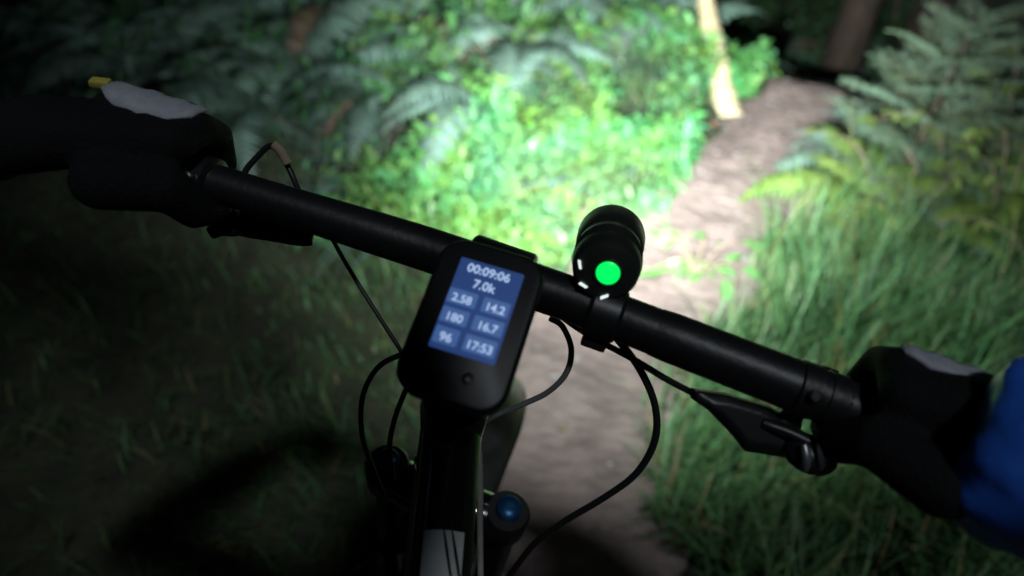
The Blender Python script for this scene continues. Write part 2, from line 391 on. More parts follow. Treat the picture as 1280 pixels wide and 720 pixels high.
# ------------------------------------------------------------------ ferns
def frond_mesh(name, L, droop, npin, wid, material, seed):
    r = random.Random(seed); V = []; F = []; T = []
    pts = []; p = Vector((0, 0, 0)); a = 1.05; n = 14
    for i in range(n+1):
        pts.append(p.copy()); p = p+Vector((math.cos(a), 0, math.sin(a)))*(L/n); a -= droop/n*(1+.6*i/n)
    def at(t):
        f = t*n; i = min(int(f), n-1); return pts[i].lerp(pts[i+1], f-i), (pts[i+1]-pts[i]).normalized()
    for i in range(n):                       # rachis
        rr = .004*(1-i/n)+.0008; r2 = .004*(1-(i+1)/n)+.0008; b = len(V)
        V += [pts[i]+Vector((0, -rr, 0)), pts[i]+Vector((0, rr, 0)), pts[i+1]+Vector((0, r2, 0)), pts[i+1]+Vector((0, -r2, 0))]
        F.append((b, b+1, b+2, b+3)); T += [(1.3, 1.0, .7)]*4
    for k in range(npin):
        t = .14+.85*k/(npin-1); c, d = at(t)
        ln = wid*L*math.sin(math.pi*min(1, (t*.93+.05))**.75)*r.uniform(.85, 1.12)
        up = Vector((-d.z, 0, d.x))
        for s in (-1, 1):
            dr = (Vector((0, s, 0))*.88+d*.45+up*r.uniform(-.12, .12)).normalized(); wv = d*.5*L*.85/npin*r.uniform(.9, 1.15); tv = r.uniform(.75, 1.25)
            segs = [0, .3, .55, .8, 1]; ww = [.55, 1, .85, .5, .06]; b = len(V)
            for q, wq in zip(segs, ww):
                cc = c+dr*ln*q-Vector((0, 0, 1))*ln*.28*q*q
                z = 1 if int(q*20) % 2 == 0 else .82
                V += [cc-wv*wq*z, cc+wv*wq]
                T += [(tv, tv, tv), (tv*.92, tv*.95, tv*.95)]
            for q in range(4): F.append((b+q*2, b+q*2+1, b+q*2+3, b+q*2+2))
    return stuff_mesh(name, [tuple(q) for q in V], F, np.array(T), material)
FR = [frond_mesh('frond', L, dr, 21, wd, M['fern'], i) for i, (L, dr, wd) in enumerate([(.62, 1.5, .17), (.55, 1.9, .19), (.70, 1.7, .15), (.48, 1.3, .20)])]
FB = [frond_mesh('frond', .55, 2.1, 19, .16, M['dry'], 77)]
FY = [frond_mesh('frond', L, dr, 19, .19, M['fernyel'], 10+i) for i, (L, dr) in enumerate([(.40, 1.7), (.34, 1.4)])]
AX = math.atan2(-.75, -.66)
def fern(p, n, s, label, group=None, meshes=FR, bias=None, az0=None):
    r = root('fern', p, label, 'fern', group)
    for k in range(n):
        az = az0[k] if az0 else 2*math.pi*k/n+random.uniform(-.3, .3)
        if bias is not None and random.random() < .62: az = bias+random.gauss(0, .4)+(math.pi if random.random() < .3 else 0)
        o = ob('frond', FB[0] if (meshes is FR and random.random() < .07) else random.choice(meshes), None, r); sc = s*random.uniform(.75, 1.2); o.scale = (sc, sc, sc*random.uniform(.75, 1.05))
        o.rotation_euler = (random.uniform(-.25, .25), random.uniform(-.2, .25), az)
    return r
fpts = []
def far(p, d): return all((p[0]-q[0])**2+(p[1]-q[1])**2 > d*d for q in fpts)
tries = 0
while len(fpts) < 64 and tries < 6000:
    tries += 1
    x = random.uniform(-3.4, .9); y = random.uniform(1.55, 4.9); sd, i = trail_sd(x, y)
    if sd > -.80-(.15 if y < 3.4 else -.2) or (x < -.3 and y < 2.3) or not far((x, y), .30): continue
    fpts.append((x, y)); 
for x, y in fpts:
    fs = random.uniform(.70, 1.12); sd, i = trail_sd(x, y); size = 'small' if fs < .83 else ('large' if fs > .98 else 'medium-sized')
    bo = G(765, 60); db = math.hypot(x-bo.x, y-bo.y)
    where = 'close beside the grey boulder' if db < .62 else ('at the edge of the bright low herbs' if sd > -1.25 else ('part-way up the bank behind the herbs' if sd > -2.1 else ('deep in the dark wood above the left bank' if y > 3 else 'in the shade above the short grass')))
    fern((x, y, h(x, y)-.02), random.randint(8, 11), fs, '%s blue-green fern %s' % (size, where), 'ferns on the left bank', bias=AX)
dpts = []
tries = 0
while len(dpts) < 18 and tries < 4000:
    tries += 1
    x = random.uniform(.9, 5.2); y = random.uniform(3.6, 7.5); sd, i = trail_sd(x, y)
    if abs(sd) < .7 or any((x-a)**2+(y-b)**2 < .4 for a, b in dpts): continue
    dpts.append((x, y)); fs = random.uniform(.8, 1.15); fern((x, y, h(x, y)-.02), random.randint(7, 9), fs, '%s dim fern on the slope %s' % ('large' if fs > .97 else 'small', 'around the thick conifer trunk' if math.hypot(x-3.45, y-6.5) < 1.3 else ('behind the pale leaning trunk' if x < 2.2 else 'beyond the spruce saplings')), 'ferns beyond the crest')

# ferns on the right verge
g = G(1072, 268); fern((g.x, g.y, g.z+.04), 11, 1.1, 'yellow-green fern arching over the long grass beside the trail', meshes=FY)
g = G(1010, 205); fern((g.x+.22, g.y, g.z-.02), 9, .72, 'green fern with fronds reaching over the right edge of the trail', az0=[R(a) for a in (165, 190, 215, 140, 240, 120, 270, 60, 320)])
g = G(1120, 215); fern((g.x, g.y, g.z-.02), 9, .72, 'green fern growing at the foot of the small spruce')
g = G(1195, 265); fern((g.x, g.y, g.z-.02), 8, .8, 'yellow-green fern mixed with brambles beside the small spruce', meshes=FY)
g = G(1150, 300); fern((g.x, g.y, g.z+.03), 10, .95, 'yellow-green fern low in the grass under the bramble stems', meshes=FY)
g = G(1245, 285); fern((g.x, g.y, g.z+.05), 10, 1.15, 'tall yellow-green fern among the tallest brambles', meshes=FY)
g = G(1265, 205); fern((g.x, g.y, g.z-.02), 9, .85, 'dark green fern behind the brambles')
g = G(1270, 330); fern((g.x, g.y, g.z-.02), 9, .62, 'small green fern in the long grass below the brambles')

# ------------------------------------------------------------------ spruce sapling
def spruce_branch(seed, L=.42):
    r = random.Random(seed); V = []; F = []; T = []
    def needle_stem(p0, d, ln, rad, dens):
        d = d.normalized(); n = max(3, int(ln/.045)); pts = []; p = p0.copy(); dd = d.copy()
        for i in range(n+1):
            pts.append(p.copy()); p = p+dd*(ln/n); dd = (dd+Vector((0, 0, -.045))).normalized()
        e = d.orthogonal().normalized(); g = d.cross(e)
        for i in range(n):
            b = len(V); rr = rad*(1-i/n)+.0008; r2 = rad*(1-(i+1)/n)+.0008
            for q, rq in ((pts[i], rr), (pts[i+1], r2)):
                for k in range(3):
                    a = 2.094*k; V.append(q+(e*math.cos(a)+g*math.sin(a))*rq); T.append((1.4, .9, .6))
            for k in range(3): F.append((b+k, b+(k+1) % 3, b+3+(k+1) % 3, b+3+k))
        N = int(ln*dens)
        for i in range(N):
            t = r.random(); f = t*n; j = min(int(f), n-1); c = pts[j].lerp(pts[j+1], f-j); tt = (pts[j+1]-pts[j]).normalized()
            a = r.uniform(0, 6.283); side = e*math.cos(a)+g*math.sin(a); nd = (tt*.75+side*.7).normalized(); nl = r.uniform(.014, .022)
            wv = tt.cross(side)*.0013; b = len(V); tv = r.uniform(.7, 1.2)*(1+.45*t)
            V.extend([c-wv, c+wv, c+nd*nl+wv*.3, c+nd*nl-wv*.3]); T.extend([(tv, tv, tv)]*4); F.append((b, b+1, b+2, b+3))
        return pts
    pts = needle_stem(Vector((0, 0, 0)), Vector((1, 0, .18)), L, .0035, 420)
    for k in range(7):
        t = .2+.72*k/7; i = int(t*(len(pts)-1)); 
        for s in (-1, 1):
            needle_stem(pts[i], Vector((.75, s*.8, r.uniform(-.1, .1))), L*(.48*(1-t)+.10), .002, 420)
    return stuff_mesh('branch', [tuple(q) for q in V], F, np.array(T), M['spruce'])
SB = [spruce_branch(i) for i in range(3)]
def sapling(base, H, label, sc=1, tiltv=(0, 0)):
    r = root('spruce_sapling', base, label, 'spruce sapling')
    mb = MB(); mb.tube([Vector((tiltv[0]*t, tiltv[1]*t, H*t))+base for t in (0, .25, .5, .75, 1)], [.012, .010, .008, .005, .002], 8); mb.build('trunk', M['darkbark'], r)
    for wv in range(6):
        t = .16+.15*wv; nb = 6 if wv < 5 else 5
        for k in range(nb):
            o = ob('branch', random.choice(SB), None, r); o.location = (tiltv[0]*t, tiltv[1]*t, H*t)
            s = sc*(1.08-.72*t)*random.uniform(.85, 1.12); o.scale = (s, s, s)
            o.rotation_euler = (random.uniform(-.3, .3), -.15-.35*t+random.uniform(-.12, .12), 6.283*k/nb+wv*.5+random.uniform(-.2, .2))
b0 = Vector((1.46, 2.06, 0)); b0.z = h(b0.x, b0.y)-.01
sapling(b0, .64, 'small grey-green spruce sapling standing right of the trail behind the ferns', 1.05)
b1 = Vector((2.15, 2.35, 0)); b1.z = h(b1.x, b1.y)-.01
sapling(b1, .75, 'taller dark spruce sapling behind the brambles, further from the trail', 1.1)

# ------------------------------------------------------------------ brambles, seedling, twig, stones
def leaf3(name, s, material):
    V = [(0, 0, 0)]; shape = [(.0, .0, 0), (.22, .17, .05), (.45, .25, .04), (.75, .14, 0), (1, 0, -.12), (.75, -.14, 0), (.45, -.25, .04), (.22, -.17, .05), (.5, 0, -.03)]
    me = bpy.data.meshes.new(name); me.from_pydata([(x*s, y*s, z*s) for x, y, z in shape], [], [(0, 1, 8), (1, 2, 8), (2, 3, 8), (3, 4, 8), (4, 5, 8), (5, 6, 8), (6, 7, 8), (7, 0, 8)]); me.materials.append(material); return me
BL = leaf3('leaf', .06, M['bramble'])
def bramble(base, label, n=5, spread=.35, hgt=.35, leafmesh=BL, stem='twig', nl=5, name='bramble', cat='bramble', group=None):
    r = root(name, base, label, cat, group)
    for k in range(n):
        az = 6.283*k/n+random.uniform(-.5, .5); L = spread*random.uniform(.6, 1.2)
        pts = [base+Vector((math.cos(az)*L*t, math.sin(az)*L*t, hgt*math.sin(t*2.1)*random.uniform(.9, 1.1))) for t in (0, .2, .4, .6, .8, 1)]
        pts = spline(pts, 3); MB().tube(pts, [.0028*(1-.6*i/len(pts)) for i in range(len(pts))], 5).build('stem', M[stem], r)
        for j in range(nl):
            i = int((.25+.75*j/max(1, nl-1))*(len(pts)-1)); 
            for da in ((-1.0, 0, 1.0) if nl > 3 else (random.uniform(-.8, .8),)):
                o = ob('leaf', leafmesh, None, r); o.location = pts[i]-base; s = random.uniform(.6, 1.15); o.scale = (s, s, s)
                o.rotation_euler = (random.uniform(-.4, .4), random.uniform(-.2, .6), az+da+(1.2 if j % 2 else -1.2)*(.6 if j < nl-1 else 0))
for (u, v, hh, lab) in [(1185, 245, .34, 'yellow-green bramble arching beside the small spruce'), (1250, 215, .42, 'tall bramble with yellowish leaves behind the long grass'), (1240, 300, .30, 'bramble half buried in the long grass'), (1120, 290, .20, 'low bramble with few stems under the yellow-green fern')]:
    g = G(u, v); bramble(g, lab, 6 if hh > .25 else 4, .36, hh)
SL = leaf3('leaf', .075, mat('seedling_leaf', (.10, .27, .07), .45, trans=.25, objrand=.2))
g = G(868, 345); bramble(g, 'small leafy seedling growing alone in the middle of the trail', 8, .15, .10, SL, 'twig', 3, 'seedling', 'seedling')
g = G(655, 175)
tw = G(1142, 250); tp = [tw, P(1138, 222, (tw-CAM).dot(CF)-.10), P(1146, 210, (tw-CAM).dot(CF)-.14), P(1128, 180, (tw-CAM).dot(CF)-.16), P(1114, 160, (tw-CAM).dot(CF)-.17)]
MB().tube(spline(tp, 4), [.0032-.0001*i for i in range(17)], 6).build('dry_twig', M['twig'], label='thin bare pale twig sticking up among the ferns', cat='twig')
def rock(name, c, r, material, label, cat, seed, group=None):
    mb = MB(); mb.ball((0, 0, 0), 1, 22)
    for q in mb.v:
        f = 1+.35*noise.noise(q*1.1+Vector((seed, 0, 0)))+.14*noise.noise(q*3.1+Vector((0, seed, 0)))
        q *= f
    for q in mb.v: q.x, q.y, q.z = q.x*r[0], q.y*r[1], q.z*r[2]
    me = mb.mesh(name); o = ob(name, me, material, None, label, cat, group); o.location = c; o.rotation_euler = (0, 0, seed*1.7); me.set_sharp_from_angle(angle=R(28)); return o
for i, (u, v, rr, lab) in enumerate([(930, 328, (.030, .016, .016), 'oblong pale stone on the trail beside the leafy seedling'), (905, 345, (.017, .024, .013), 'small pale stone between seedling and grass on the trail'), (958, 300, (.022, .018, .009), 'flat pale stone near the right edge of the trail')]):
    g = G(u, v); rock('stone', g+Vector((0, 0, .008)), rr, M['stone'], lab, 'stone', i+1.3)
g = G(765, 60); rock('boulder', g+Vector((0, 0, .015)), (.34, .12, .10), M['rock'], 'grey mossy boulder on the bank behind the bright herbs', 'boulder', 4.2)
g = G(655, 165); rock('root_stump', g+Vector((0, 0, .02)), (.09, .07, .06), M['dry'], 'low reddish-brown stump among the herbs left of the trail', 'stump', 6.1)

# ------------------------------------------------------------------ trees
def pale_tree():
    g = G(906, 130); d0 = (g-CAM).dot(CF); r = root('leaning_tree', g, 'slender pale-barked tree leaning left at the trail edge', 'tree')
    top = P(877, -15, d0+.28); dr = (top-g); H = 5.0/dr.length
    pts = [g+dr*t*H+Vector((.05*math.sin(t*9), .04*math.sin(t*7), 0))*t for t in np.linspace(-.02, 1, 30)]
    rad = []
    mb = MB(); dense = spline(pts[:8], 16)+pts[8:]
    rad = [.058*(1-.6*i/len(dense))*(1+.07*math.sin(i*1.1)+.05*math.sin(i*2.3)) + .008*math.exp(-i/6) for i in range(len(dense))]
    mb.tube(dense, rad, 18); mb.build('trunk', M['bark'], r, autosm=False)
    sp = []; mbb = MB(); tops = pts[-1]
    for k in range(14):
        a = random.uniform(0, 6.28); b = pts[random.randint(18, 29)]; e = b+Vector((math.cos(a)*.9, math.sin(a)*.9, random.uniform(.1, .6)))
        mbb.tube([b, b.lerp(e, .5)+Vector((0, 0, .08)), e], [.014, .009, .003], 6)
        for q in range(150):
            t = random.uniform(.3, 1.1); c = b.lerp(e, t)+Vector((random.gauss(0, .16), random.gauss(0, .16), random.gauss(0, .13))); sp.append(c)
    br = mbb.build('limbs', M['darkbark'], r, kind='stuff')
    V, F, T = leaves([(c.x, c.y) for c in sp], [c.z for c in sp], .07, .7)
    V = V-np.array(g); ob('crown', stuff_mesh('crown', V, F, T, M['cover']), None, r)
pale_tree()
def conifer(x, y, H, rad, label, group=None, zl=1.8):
    b = Vector((x, y, h(x, y, False)-.05)); r = root('conifer_tree', b, label, 'tree', group); mb = MB()
    pts = [b+Vector((.03*math.sin(t*5+x), .03*math.cos(t*4+y), t*H)) for t in np.linspace(0, 1, 12)]
    mb.tube(pts, [rad*(1-.9*t)+.25*rad*math.exp(-t*30) for t in np.linspace(0, 1, 12)], 14); mb.build('trunk', M['darkbark'], r, autosm=False)
    V = []; F = []; T = []; z = zl; lm = MB()
    while z < H*.98:
        L = (1-z/H)*H*.26+.15
        for k in range(5):
            a = random.uniform(0, 6.283); d = Vector((math.cos(a), math.sin(a), 0)); Lk = L*random.uniform(.7, 1.15); c0 = Vector((0, 0, z))
            lm.tube([b+c0, b+c0+d*Lk*.5-Vector((0, 0, .05*Lk)), b+c0+d*Lk-Vector((0, 0, .28*Lk))], [.018, .012, .004], 5)
            sd = Vector((-d.y, d.x, 0))
            for q in range(26):
                t = random.uniform(.15, 1); c = c0+d*Lk*t-Vector((0, 0, .28*Lk*t*t)); s = random.choice((-1, 1)); ln = random.uniform(.12, .3)*(1.2-t*.6); tip = c+sd*s*ln+d*ln*.6-Vector((0, 0, random.uniform(.05, .18))); wv = d*.03
                bb = len(V); V += [c-wv, c+wv, tip+wv*.3, tip-wv*.3]; F.append((bb, bb+1, bb+2, bb+3)); tv = random.uniform(.6, 1.3); T += [(tv, tv, tv)]*4
        z += random.uniform(.22, .34)
    lm.build('limbs', M['darkbark'], r, kind='stuff')
    ob('crown', stuff_mesh('crown', [tuple(q) for q in V], F, np.array(T), M['crown']), None, r)
conifer(3.45, 6.5, 10, .18, 'thick dark conifer trunk down the slope beyond the small spruce')
for (x, y) in [(.2, 7.4), (-2.0, 6.2), (-4.2, 5.0), (4.6, 7.2), (-5.4, 2.4), (4.8, 3.4), (-.9, 9.5), (2.4, 9.8), (-3.6, 8.6)]:
    conifer(x, y, random.uniform(7, 10), random.uniform(.12, .19), 'dark conifer standing in the unlit wood around the trail', 'conifers of the dark wood')

for (x, y) in [(-1.9, .1), (-2.7, 2.6), (-3.4, -1.2), (-1.4, -2.6)]:  # out-of-view conifers added to keep the overhead light off the left side
    conifer(x, y, 13, .2, 'tall unseen conifer added to shade the left verge', 'unseen conifers added to shade the left verge', 3.2)

# ------------------------------------------------------------------ the bike (bike frame -> world)
LEAN = R(8); STEER = R(18); STEM = .07
AXIS = Vector((0, -math.cos(R(84)), math.sin(R(84))))          # steering axis, upwards
EF = Vector((0, math.sin(R(84)), math.cos(R(84))))             # forward, square to it
S0 = -STEM*EF - .022*AXIS
QS = Quaternion(AXIS, -STEER)
RL = Matrix.Rotation(LEAN, 3, 'Y')
BC = P(622, 342, .50)                                          # where the middle of the bar is
def fr(p):                                                      # frame coordinates -> world
    return RL @ (Vector(p)-(S0+QS @ (-S0))) + BC
def st(p):                                                      # steered (bar) coordinates -> world
    return fr(S0 + QS @ (Vector(p)-S0))
STR = RL @ QS.to_matrix()                                       # rotation of the steered frame
gz = lambda p: h(p.x, p.y)

crown_c = S0 - AXIS*.27
hub = S0 - AXIS*.70 + EF*.045
WR = st(hub).z + .004                                           # front wheel reaches the ground
bike_base = st(hub-AXIS*0); bike_base = Vector((bike_base.x, bike_base.y, gz(bike_base)))
bike = root('mountain_bike', bike_base, 'black mountain bike leaning into a right turn on the earth trail', 'bicycle')
def part(name, mb, m, xf=None, parent=None, **k): return mb.build(name, M[m] if isinstance(m, str) else m, parent or bike, xf, **k)

# handlebar with slight sweep
def barp0(s): return Vector((s, -.03*max(0, abs(s)-.06)/.32, .012*max(0, abs(s)-.06)/.32))
barp = barp0
ss = np.linspace(-.385, .385, 45)
part('handlebar', MB().tube([barp(s) for s in ss], [.0180 if abs(s) < .05 else (.0178-.0025*sm(.05, .22, abs(s)) if s < 0 else .0178) for s in ss], 24), 'black', st)
part('bar_sleeve', MB().tube([barp(s) for s in np.linspace(.128, .262, 14)], [.0182]+[.0189]*12+[.0182], 24), 'black', st)
for sg in (-1, 1):
    mb = MB(); n = 40; xs_ = np.linspace(.262, .392, n)
    mb.tube([barp(sg*s) for s in xs_], [.0165+.0013*(i % 4 < 2) for i in range(n)], 24); part('grip', mb, 'rubber', st)
    c = barp(sg*.256); mb = MB(); mb.lathe(c-Vector((sg*.008, 0, 0)), (sg, 0, 0), [(0, .0165), (.002, .0195), (.014, .0195), (.016, .0165)], 28)
    mb.box(c+Vector((0, .02, -.003)), (.012, .016, .014)); part('grip_collar', mb, 'alu' if sg < 0 else 'black', st)
# stem
mb = MB(); mb.tube([(S0*(1-t)) for t in np.linspace(.1, .9, 6)], [.021, .0195, .0185, .0185, .0195, .021], 20)
mb.lathe(S0-AXIS*.024, AXIS, [(0, .0225), (.002, .0235), (.046, .0235), (.048, .0225)], 28)
mb.lathe(Vector((-.025, 0, 0)), (1, 0, 0), [(0, .0225), (.002, .0243), (.048, .0243), (.050, .0225)], 28)
stem = part('stem', mb, 'black', st)
mb = MB(); mb.lathe(S0+AXIS*.024, AXIS, [(0, .019), (.006, .019), (.008, .016)], 24); part('top_cap', mb, 'plastic', st, stem)
for sx in (-1, 1):
    for zz in (-1,):
        mb = MB(); mb.lathe(Vector((sx*.016, .021, zz*.014)), (0, 1, 0), [(0, .004), (.005, .004), (.006, .003)], 10); part('bolt', mb, 'steel', st, stem)
# headset spacers, head tube, frame
part('headset_spacer', MB().lathe(S0-AXIS*.055, AXIS, [(0, .0195), (.002, .0205), (.028, .0205), (.030, .0195)], 28), 'black', st)
frame = part('frame', (lambda mb: (mb.tube([S0-AXIS*t for t in (.058, .07, .10, .15, .172, .18)], [.026, .0285, .027, .028, .031, .029], 28),
    mb.tube([S0-AXIS*.085+Vector((0, -.02, 0)), S0+Vector((0, -.20, -.125)), S0+Vector((0, -.46, -.21))], [.026, .023, .019], 20, flat=.85),
    mb.tube([S0-AXIS*.15+Vector((0, -.015, 0)), S0+Vector((0, -.14, -.36)), S0+Vector((0, -.38, -.70))], [.029, .030, .028], 20),
    mb.tube([S0+Vector((0, -.38, -.70)), S0+Vector((0, -.47, -.18))], [.022, .018], 20), 
    mb.tube([S0+Vector((.05, -.38, -.70)), S0+Vector((-.05, -.38, -.70))], .028, 20),
    [mb.tube([S0+Vector((.03*s, -.40, -.70)), S0+Vector((.055*s, -.58, -.69)), S0+Vector((.068*s, -.80, -.67))], [.014, .013, .011], 14) for s in (-1, 1)],
    [mb.tube([S0+Vector((.02*s, -.46, -.26)), S0+Vector((.055*s, -.60, -.42)), S0+Vector((.068*s, -.80, -.67))], [.010, .010, .009], 14) for s in (-1, 1)], mb)[-1])(MB()), 'frame', fr)
# pale highlight painted as a white panel with dark strokes on the top tube
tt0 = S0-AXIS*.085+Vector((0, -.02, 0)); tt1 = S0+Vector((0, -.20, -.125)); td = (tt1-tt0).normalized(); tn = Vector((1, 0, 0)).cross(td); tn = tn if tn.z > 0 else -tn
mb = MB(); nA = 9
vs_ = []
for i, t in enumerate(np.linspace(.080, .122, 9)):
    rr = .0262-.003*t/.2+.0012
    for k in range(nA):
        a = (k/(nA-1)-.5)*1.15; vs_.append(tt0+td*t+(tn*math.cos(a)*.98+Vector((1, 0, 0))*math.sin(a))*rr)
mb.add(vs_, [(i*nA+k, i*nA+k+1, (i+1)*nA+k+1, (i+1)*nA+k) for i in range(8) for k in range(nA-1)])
panel = part('painted_highlight', mb, 'white', fr, frame)
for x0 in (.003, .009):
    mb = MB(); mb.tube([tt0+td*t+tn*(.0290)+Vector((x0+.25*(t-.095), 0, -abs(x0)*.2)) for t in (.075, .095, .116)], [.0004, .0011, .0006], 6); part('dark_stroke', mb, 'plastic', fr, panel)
# seat post, saddle, cranks, rear wheel
part('seat_post', MB().tube([S0+Vector((0, -.465, -.20)), S0+Vector((0, -.50, -.04))], .0155, 16), 'black', fr)
mb = MB(); mb.tube([S0+Vector((0, y, z)) for y, z in ((-.39, -.015), (-.45, -.008), (-.53, -.008), (-.60, -.002), (-.65, .006))], [.016, .024, .040, .068, .060], 18, flat=1)
for q in mb.v: q.z = (q.z-(S0.z-.01))*.35+(S0.z-.01)
part('saddle', mb, 'rubber', fr, remesh=.006, smooth_it=3)
def wheel(center, ax, up, xf, name):
    wr = WR; c = Vector(center); ax = Vector(ax)
    rim = part(name, MB().torus(c, ax, wr-.062, .013, 64, 10, flat=1.1), 'black', xf)
    mb = MB(); mb.torus(c, ax, wr-.030, .029, 72, 14)
    e = ax.orthogonal().normalized(); g = ax.cross(e)
    ty = part('tyre', mb, 'rubber', xf, rim)
    kb = MB()
    for i in range(90):
        a = 2*math.pi*i/90; rd = e*math.cos(a)+g*math.sin(a); tg = ax.cross(rd)
        for off, lift in (((-.009, 0), (.009, 0)) if i % 2 else ((-.021, -.007), (.021, -.007))):
            rot = Matrix((rd, tg, ax)).transposed(); kb.box(c+rd*(wr-.0005+lift)+ax*off, (.006, .012, .011), rot)
    part('tread_knobs', kb, 'rubber', xf, rim, smooth=False, kind='stuff')
    part('hub', MB().lathe(c-ax*.05, ax, [(0, .012), (.01, .027), (.014, .027), (.02, .014), (.08, .014), (.086, .027), (.09, .027), (.10, .012)], 18), 'black', xf, rim)
    for i in range(28):
        a = 2*math.pi*i/28; s = 1 if i % 2 else -1; rd = e*math.cos(a)+g*math.sin(a); a2 = a+.6*(1 if i % 4 < 2 else -1); r2 = e*math.cos(a2)+g*math.sin(a2)
        part('spoke', MB().tube([c+ax*.036*s+r2*.024, c+rd*(wr-.07)], .001, 4), 'steel', xf, rim)
    part('brake_disc', MB().lathe(c-ax*.042, ax, [(0, .088), (.002, .088)], 40), 'steel', xf, rim)
wheel(hub, (1, 0, 0), AXIS, st, 'front_wheel')
rw = S0+Vector((0, -.80, -.67)); rz = fr(rw).z-gz(fr(rw)); rw.z += (WR-rz)
wheel(rw, (1, 0, 0), None, fr, 'rear_wheel')
part('chainring', MB().lathe(S0+Vector((.052, -.38, -.70)), (1, 0, 0), [(0, .065), (.004, .065)], 40), 'steel', fr)
for s, dy in ((1, .16), (-1, -.16)):
    c = S0+Vector((.07*s, -.38, -.70)); e = c+Vector((.02*s, dy, .01)); 
    part('crank', MB().tube([c-Vector((.02*s, 0, 0)), c, e], [.014, .014, .011], 12), 'black', fr); part('pedal', MB().box(e+Vector((.055*s, 0, 0)), (.095, .095, .016)), 'black', fr, bevel=.004)
# fork
fork = part('fork', (lambda mb: (mb.tube([crown_c+Vector((-.075, 0, 0))+EF*.012, crown_c+EF*.004+AXIS*.006, crown_c+Vector((.075, 0, 0))+EF*.012], [.022, .027, .022], 16),
    [mb.tube([crown_c+Vector((.067*s, 0, 0))+EF*.02-AXIS*t for t in (.20, .24, .44, .50)], [.0245, .0235, .0225, .018], 18) for s in (-1, 1)],
    [mb.tube([crown_c+Vector((.067*s, 0, 0))+EF*.02-AXIS*.49, hub+Vector((.062*s, 0, 0))], [.018, .015], 14) for s in (-1, 1)], mb)[-1])(MB()), 'frame', st)
for s in (-1, 1):
    part('stanchion', MB().tube([crown_c+Vector((.067*s, 0, 0))+EF*.02-AXIS*t for t in (0, .22)], .0170, 18), 'black', st, fork)
    part('leg_cap', MB().lathe(crown_c+Vector((.067*s, 0, 0))+EF*.012-AXIS*.012, AXIS, [(0, .0225), (.034, .0235), (.038, .021)], 24), 'black', st, fork)
    part('adjuster_knob', MB().lathe(crown_c+Vector((.067*s, 0, 0))+EF*.012+AXIS*.0262, AXIS, [(0, .0125), (.009, .0125), (.012, .009), (.0125, .003)], 24), 'blueano', st, fork)
# front mudguard over the tyre
mb = MB(); nA = 9; arcs = np.linspace(-12, 62, 22); vs_ = []
for a in arcs:
    a = R(a); rd = AXIS*math.cos(a)+EF*math.sin(a); wdt = .046-.022*sm(20, 62, math.degrees(a))
    for k in range(nA):
        q = k/(nA-1)*2-1; vs_.append(hub+rd*(WR+.026-.016*q*q)+Vector((1, 0, 0))*q*wdt)
mb.add(vs_, [(i*nA+k, i*nA+k+1, (i+1)*nA+k+1, (i+1)*nA+k) for i in range(len(arcs)-1) for k in range(nA-1)])
mud = part('mudguard', mb, 'guard', st); md = mud.modifiers.new('thick', 'SOLIDIFY'); md.thickness = .0018

